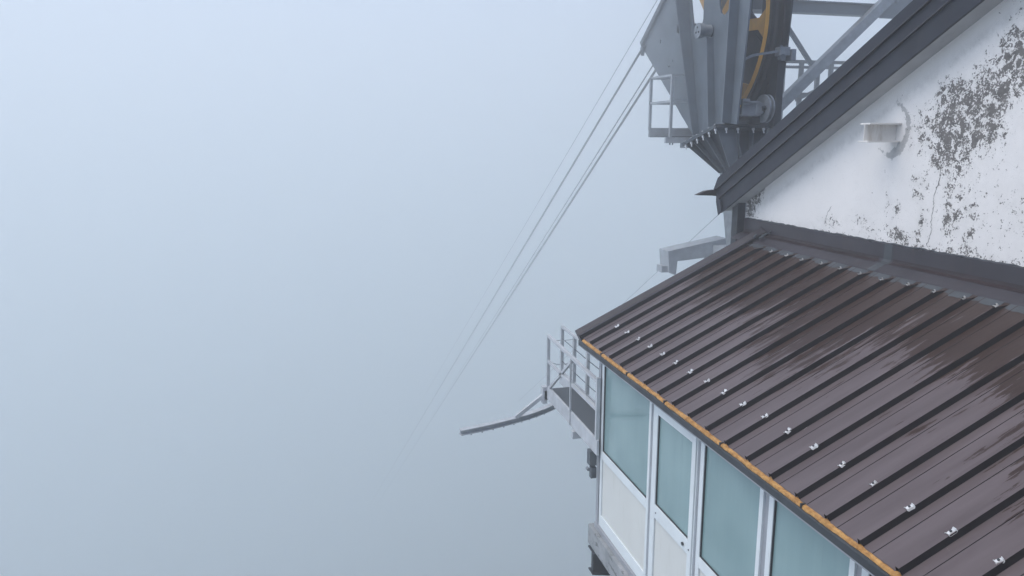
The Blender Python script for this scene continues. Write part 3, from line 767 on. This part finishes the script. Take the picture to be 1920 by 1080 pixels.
# small deflection roller above the flange
b = MB(); b.box(6.22, 6.50, 10.36, 10.40, .37, .60); b.box(6.21, 6.33, 10.33, 10.42, .54, .63); b.box(6.21, 6.52, 10.33, 10.41, .565, .59); b.box(6.21, 6.52, 10.33, 10.41, .375, .40)
b.hexa([(6.45, 10.34, .37), (6.58, 10.34, .42), (6.58, 10.40, .42), (6.45, 10.40, .37)], [(6.45, 10.34, .59), (6.58, 10.34, .56), (6.58, 10.40, .56), (6.45, 10.40, .59)])
b.build('roller_bracket', M['galv'], py, .004)
b = MB(); b.cyl((6.595, 10.42, .49), (6.62, 10.42, .49), .21, 30); b.cyl((6.62, 10.42, .49), (6.66, 10.42, .49), .17, 30); b.cyl((6.66, 10.42, .49), (6.685, 10.42, .49), .21, 30)
b.build('roller', M['galv'], py, .004)
b = MB(); b.cyl((6.54, 10.33, .49), (6.74, 10.33, .49), .035, 12); b.build('roller_axle', M['steel_dark'], py)
b = MB(); b.prism([[(6.40, .26), (6.62, .26), (6.60, .45), (6.50, .45)]], 10.46, 10.49, 'y'); b.build('roller_foot', M['steel_dark'], py)
MB().bar((6.06, 10.60, .285), (6.83, 10.60, .285), .05, .05).build('flange_rib', M['steel_mid'], py)
b = MB(); b.box(6.90, 7.02, 10.55, 10.75, .20, 1.3); b.build('rear_post', M['steel_dark'], py)
# cross plate of the head; unseen gantry added above it for a taller haze
for y in (10.5, 12.6): MB().bar((6.6, y, 3.25), (6.6, 11.5, 6.8), .14, .14).build('added_leg', M['steel'], py)
MB().bar((6.6, 10.9, 5.0), (6.6, 12.1, 5.0), .10, .10).build('added_tie', M['steel'], py)
MB().box(6.17, 7.02, 10.5, 10.6, 2.5, 3.2).build('cross_plate', M['steel_dark'], py)
MB().box(5.6, 9.2, 8.95, 10.3, -4.9, -4.2).build('pedestal', M['concrete'], py)

# rear frame: horizontal girder, big diagonal tube, thin diagonal
rf = empty('bracing_frame', (9.5, 12.5, -4.6), 'grey steel bracing frame with a thick diagonal tube behind the barge board', 'frame')
b = MB(); b.box(8.20, 11.9, 12.44, 12.62, 2.475, 2.495); b.box(8.20, 11.9, 12.44, 12.62, 2.28, 2.30); b.box(8.20, 11.9, 12.52, 12.54, 2.30, 2.475); b.build('girder', M['steel'], rf)
MB().bar((8.03, 12.38, .50), (10.9, 12.38, 3.11), .16, .19, (0,0,1)).build('diagonal_tube', M['galv'], rf, .01)
MB().bar((8.22, 12.66, 2.30), (9.08, 12.66, 1.30), .05, .075).build('thin_brace', M['steel'], rf)
b = MB(); b.box(10.2, 11.1, 12.40, 12.43, 2.24, 2.9); b.build('node_plate', M['steel'], rf)
for x in (10.3, 10.5, 10.85): MB().cyl((x, 12.395, 2.55), (x, 12.36, 2.55), .03, 8).build('bolt', M['galv'], rf)
MB().box(7.06, 8.25, 12.3, 12.7, 2.27, 2.7).build('end_block', M['steel_dark'], rf)
MB().box(11.7, 11.9, 12.4, 12.6, -4.6, 2.47).build('column', M['steel'], rf)

# far walkway with railing, seen under the diagonal
wk = empty('rear_walkway', (9.0, 13.2, -4.6), 'grey walkway railing beyond the diagonal tube right of the sheave', 'railing')
ky = 13.2; q = ky/12.5
def W2(x, z, y=ky): return (x*q, y, z*q)
MB().bar(W2(7.9, 1.43), W2(10.2, 1.44), .045, .06).build('hand_rail', M['steel_mid'], wk)
MB().bar(W2(7.9, 1.335), W2(10.2, 1.34), .035, .05).build('hand_rail', M['steel_mid'], wk)
MB().bar(W2(7.9, .86), W2(10.2, .865), .035, .05).build('knee_rail', M['steel_mid'], wk)
for x in (8.29, 8.67, 9.02, 9.30, 9.6, 9.95): MB().bar(W2(x, -.1), W2(x, 1.43 if x > 8.5 else 1.33), .085, .05, (0,1,0)).build('post', M['steel_mid'], wk)
MB().bar(W2(8.6, .75), W2(9.9, 1.32), .05, .06).build('diagonal', M['steel_mid'], wk)
MB().box(7.9*q, 10.4*q, ky-.1, ky+.7, -.25, -.08).build('deck', M['deck'], wk)
MB().box(9.0, 9.2, 13.3, 13.5, -4.6, -.25).build('column', M['steel'], wk)

# platform left of the pylon head
lp = empty('pylon_platform', (6.2, 12.9, .1), 'small railed platform left of the pylon under the tower nose', 'platform')
def rail_face(y, xs, x1, tops, parent=lp, s=1.0):
    for x in xs: MB().box(x-.022, x+.022, y-.022, y+.022, .20*s, 1.10*s).build('post', M['rail'], parent)
    for z in tops: MB().box(xs[0]-.022, x1, y-.018, y+.018, z-.02, z+.02).build('hand_rail', M['rail'], parent)
rail_face(12.6, (5.74,), 6.75, (1.09, .66))
MB().box(6.49, 6.52, 12.58, 12.61, .20, .75).build('post', M['rail'], lp)
MB().box(5.83, 5.875, 11.98, 12.02, .05, 1.10).build('post', M['rail'], lp)
for z in (1.09, .66):
    MB().bar((5.74, 12.6, z), (5.85, 12.0, z+.01), .035, .035).build('hand_rail', M['rail'], lp)
    MB().bar((5.85, 12.0, z+.01), (6.13, 12.0, z+.01), .035, .035).build('hand_rail', M['rail'], lp)
MB().box(5.715, 6.75, 12.57, 12.60, .075, .235).build('toe_board', M['rail'], lp, .003)
MB().prism([[(5.73, 12.56), (6.75, 12.56), (6.7, 12.03), (5.86, 12.03)]], .07, .085, 'z').build('deck', M['deck'], lp)
MB().box(5.74, 6.45, 11.93, 11.98, -.03, .07).build('support_beam', M['rail'], lp)
for x in (5.83, 5.88): MB().cyl((x, 11.955, -.06), (x, 11.955, -.03), .012, 6).build('bolt', M['steel_mid'], lp)
MB().box(6.5, 6.75, 11.0, 12.9, -.12, .05).build('support_beam', M['steel_mid'], lp)

# inclined steel arm beyond the upper corner of the lean-to roof
ar = empty('steel_arm', (6.1, 11.5, -1.9), 'pale grey box-section arm beyond the top corner of the brown roof', 'beam')
MB().prism([[(5.659, -1.828), (6.75, -1.637), (6.75, -1.93), (5.95, -2.0), (5.84, -2.005), (5.82, -2.25), (5.69, -2.20)]], 11.5, 11.85, 'y').build('arm', M['rail'], ar, .01)
MB().box(5.575, 5.75, 11.55, 11.75, -2.20, -2.09).build('end_lug', M['rail'], ar)
MB().box(6.5, 6.75, 10.0, 11.8, -2.1, -1.75).build('bearer', M['rail'], ar)

# ================================================================== ROPES
def rope(a, b, r, ext, sag, label, group):
    a, b = Vector(a), Vector(b); dd = (b-a); n = 40; pts = []
    for i in range(n+1):
        t = ext*i/n; pts.append(a + dd*t + Vector((0, 0, sag*t*(t-1))))
    tag(MB().tube(pts, r, 8).build('cable', M['rope']), label, 'cable', group)
G = 'ropes running down from the pylon into the fog'
rope((6.13,13.9,1.762), (3.904,27.0,-9.406), .022, 3.5, .0, 'thick track rope leaving the tip of the steel nose plate', G)
rope((6.584,14.3,2.724), (4.999,24.0,-5.267), .007, 3.5, .0, 'thinnest topmost rope, highest and farthest left of those running into the fog', G)
rope((6.256,13.6,1.472), (5.708,20.0,-3.136), .012, 4.5, .0, 'thin haulage rope passing just above the lower thick rope', G)
rope((6.22,13.4,1.36), (4.359,27.0,-9.445), .023, 3.5, .0, 'thick rope passing in front of the platform railing corner, lowest of the set', G)
rope((6.287,10.9,-1.111), (6.118,13.5,-2.812), .0035, 4, .0, 'hair-thin single wire slanting down past the pale steel arm', None)
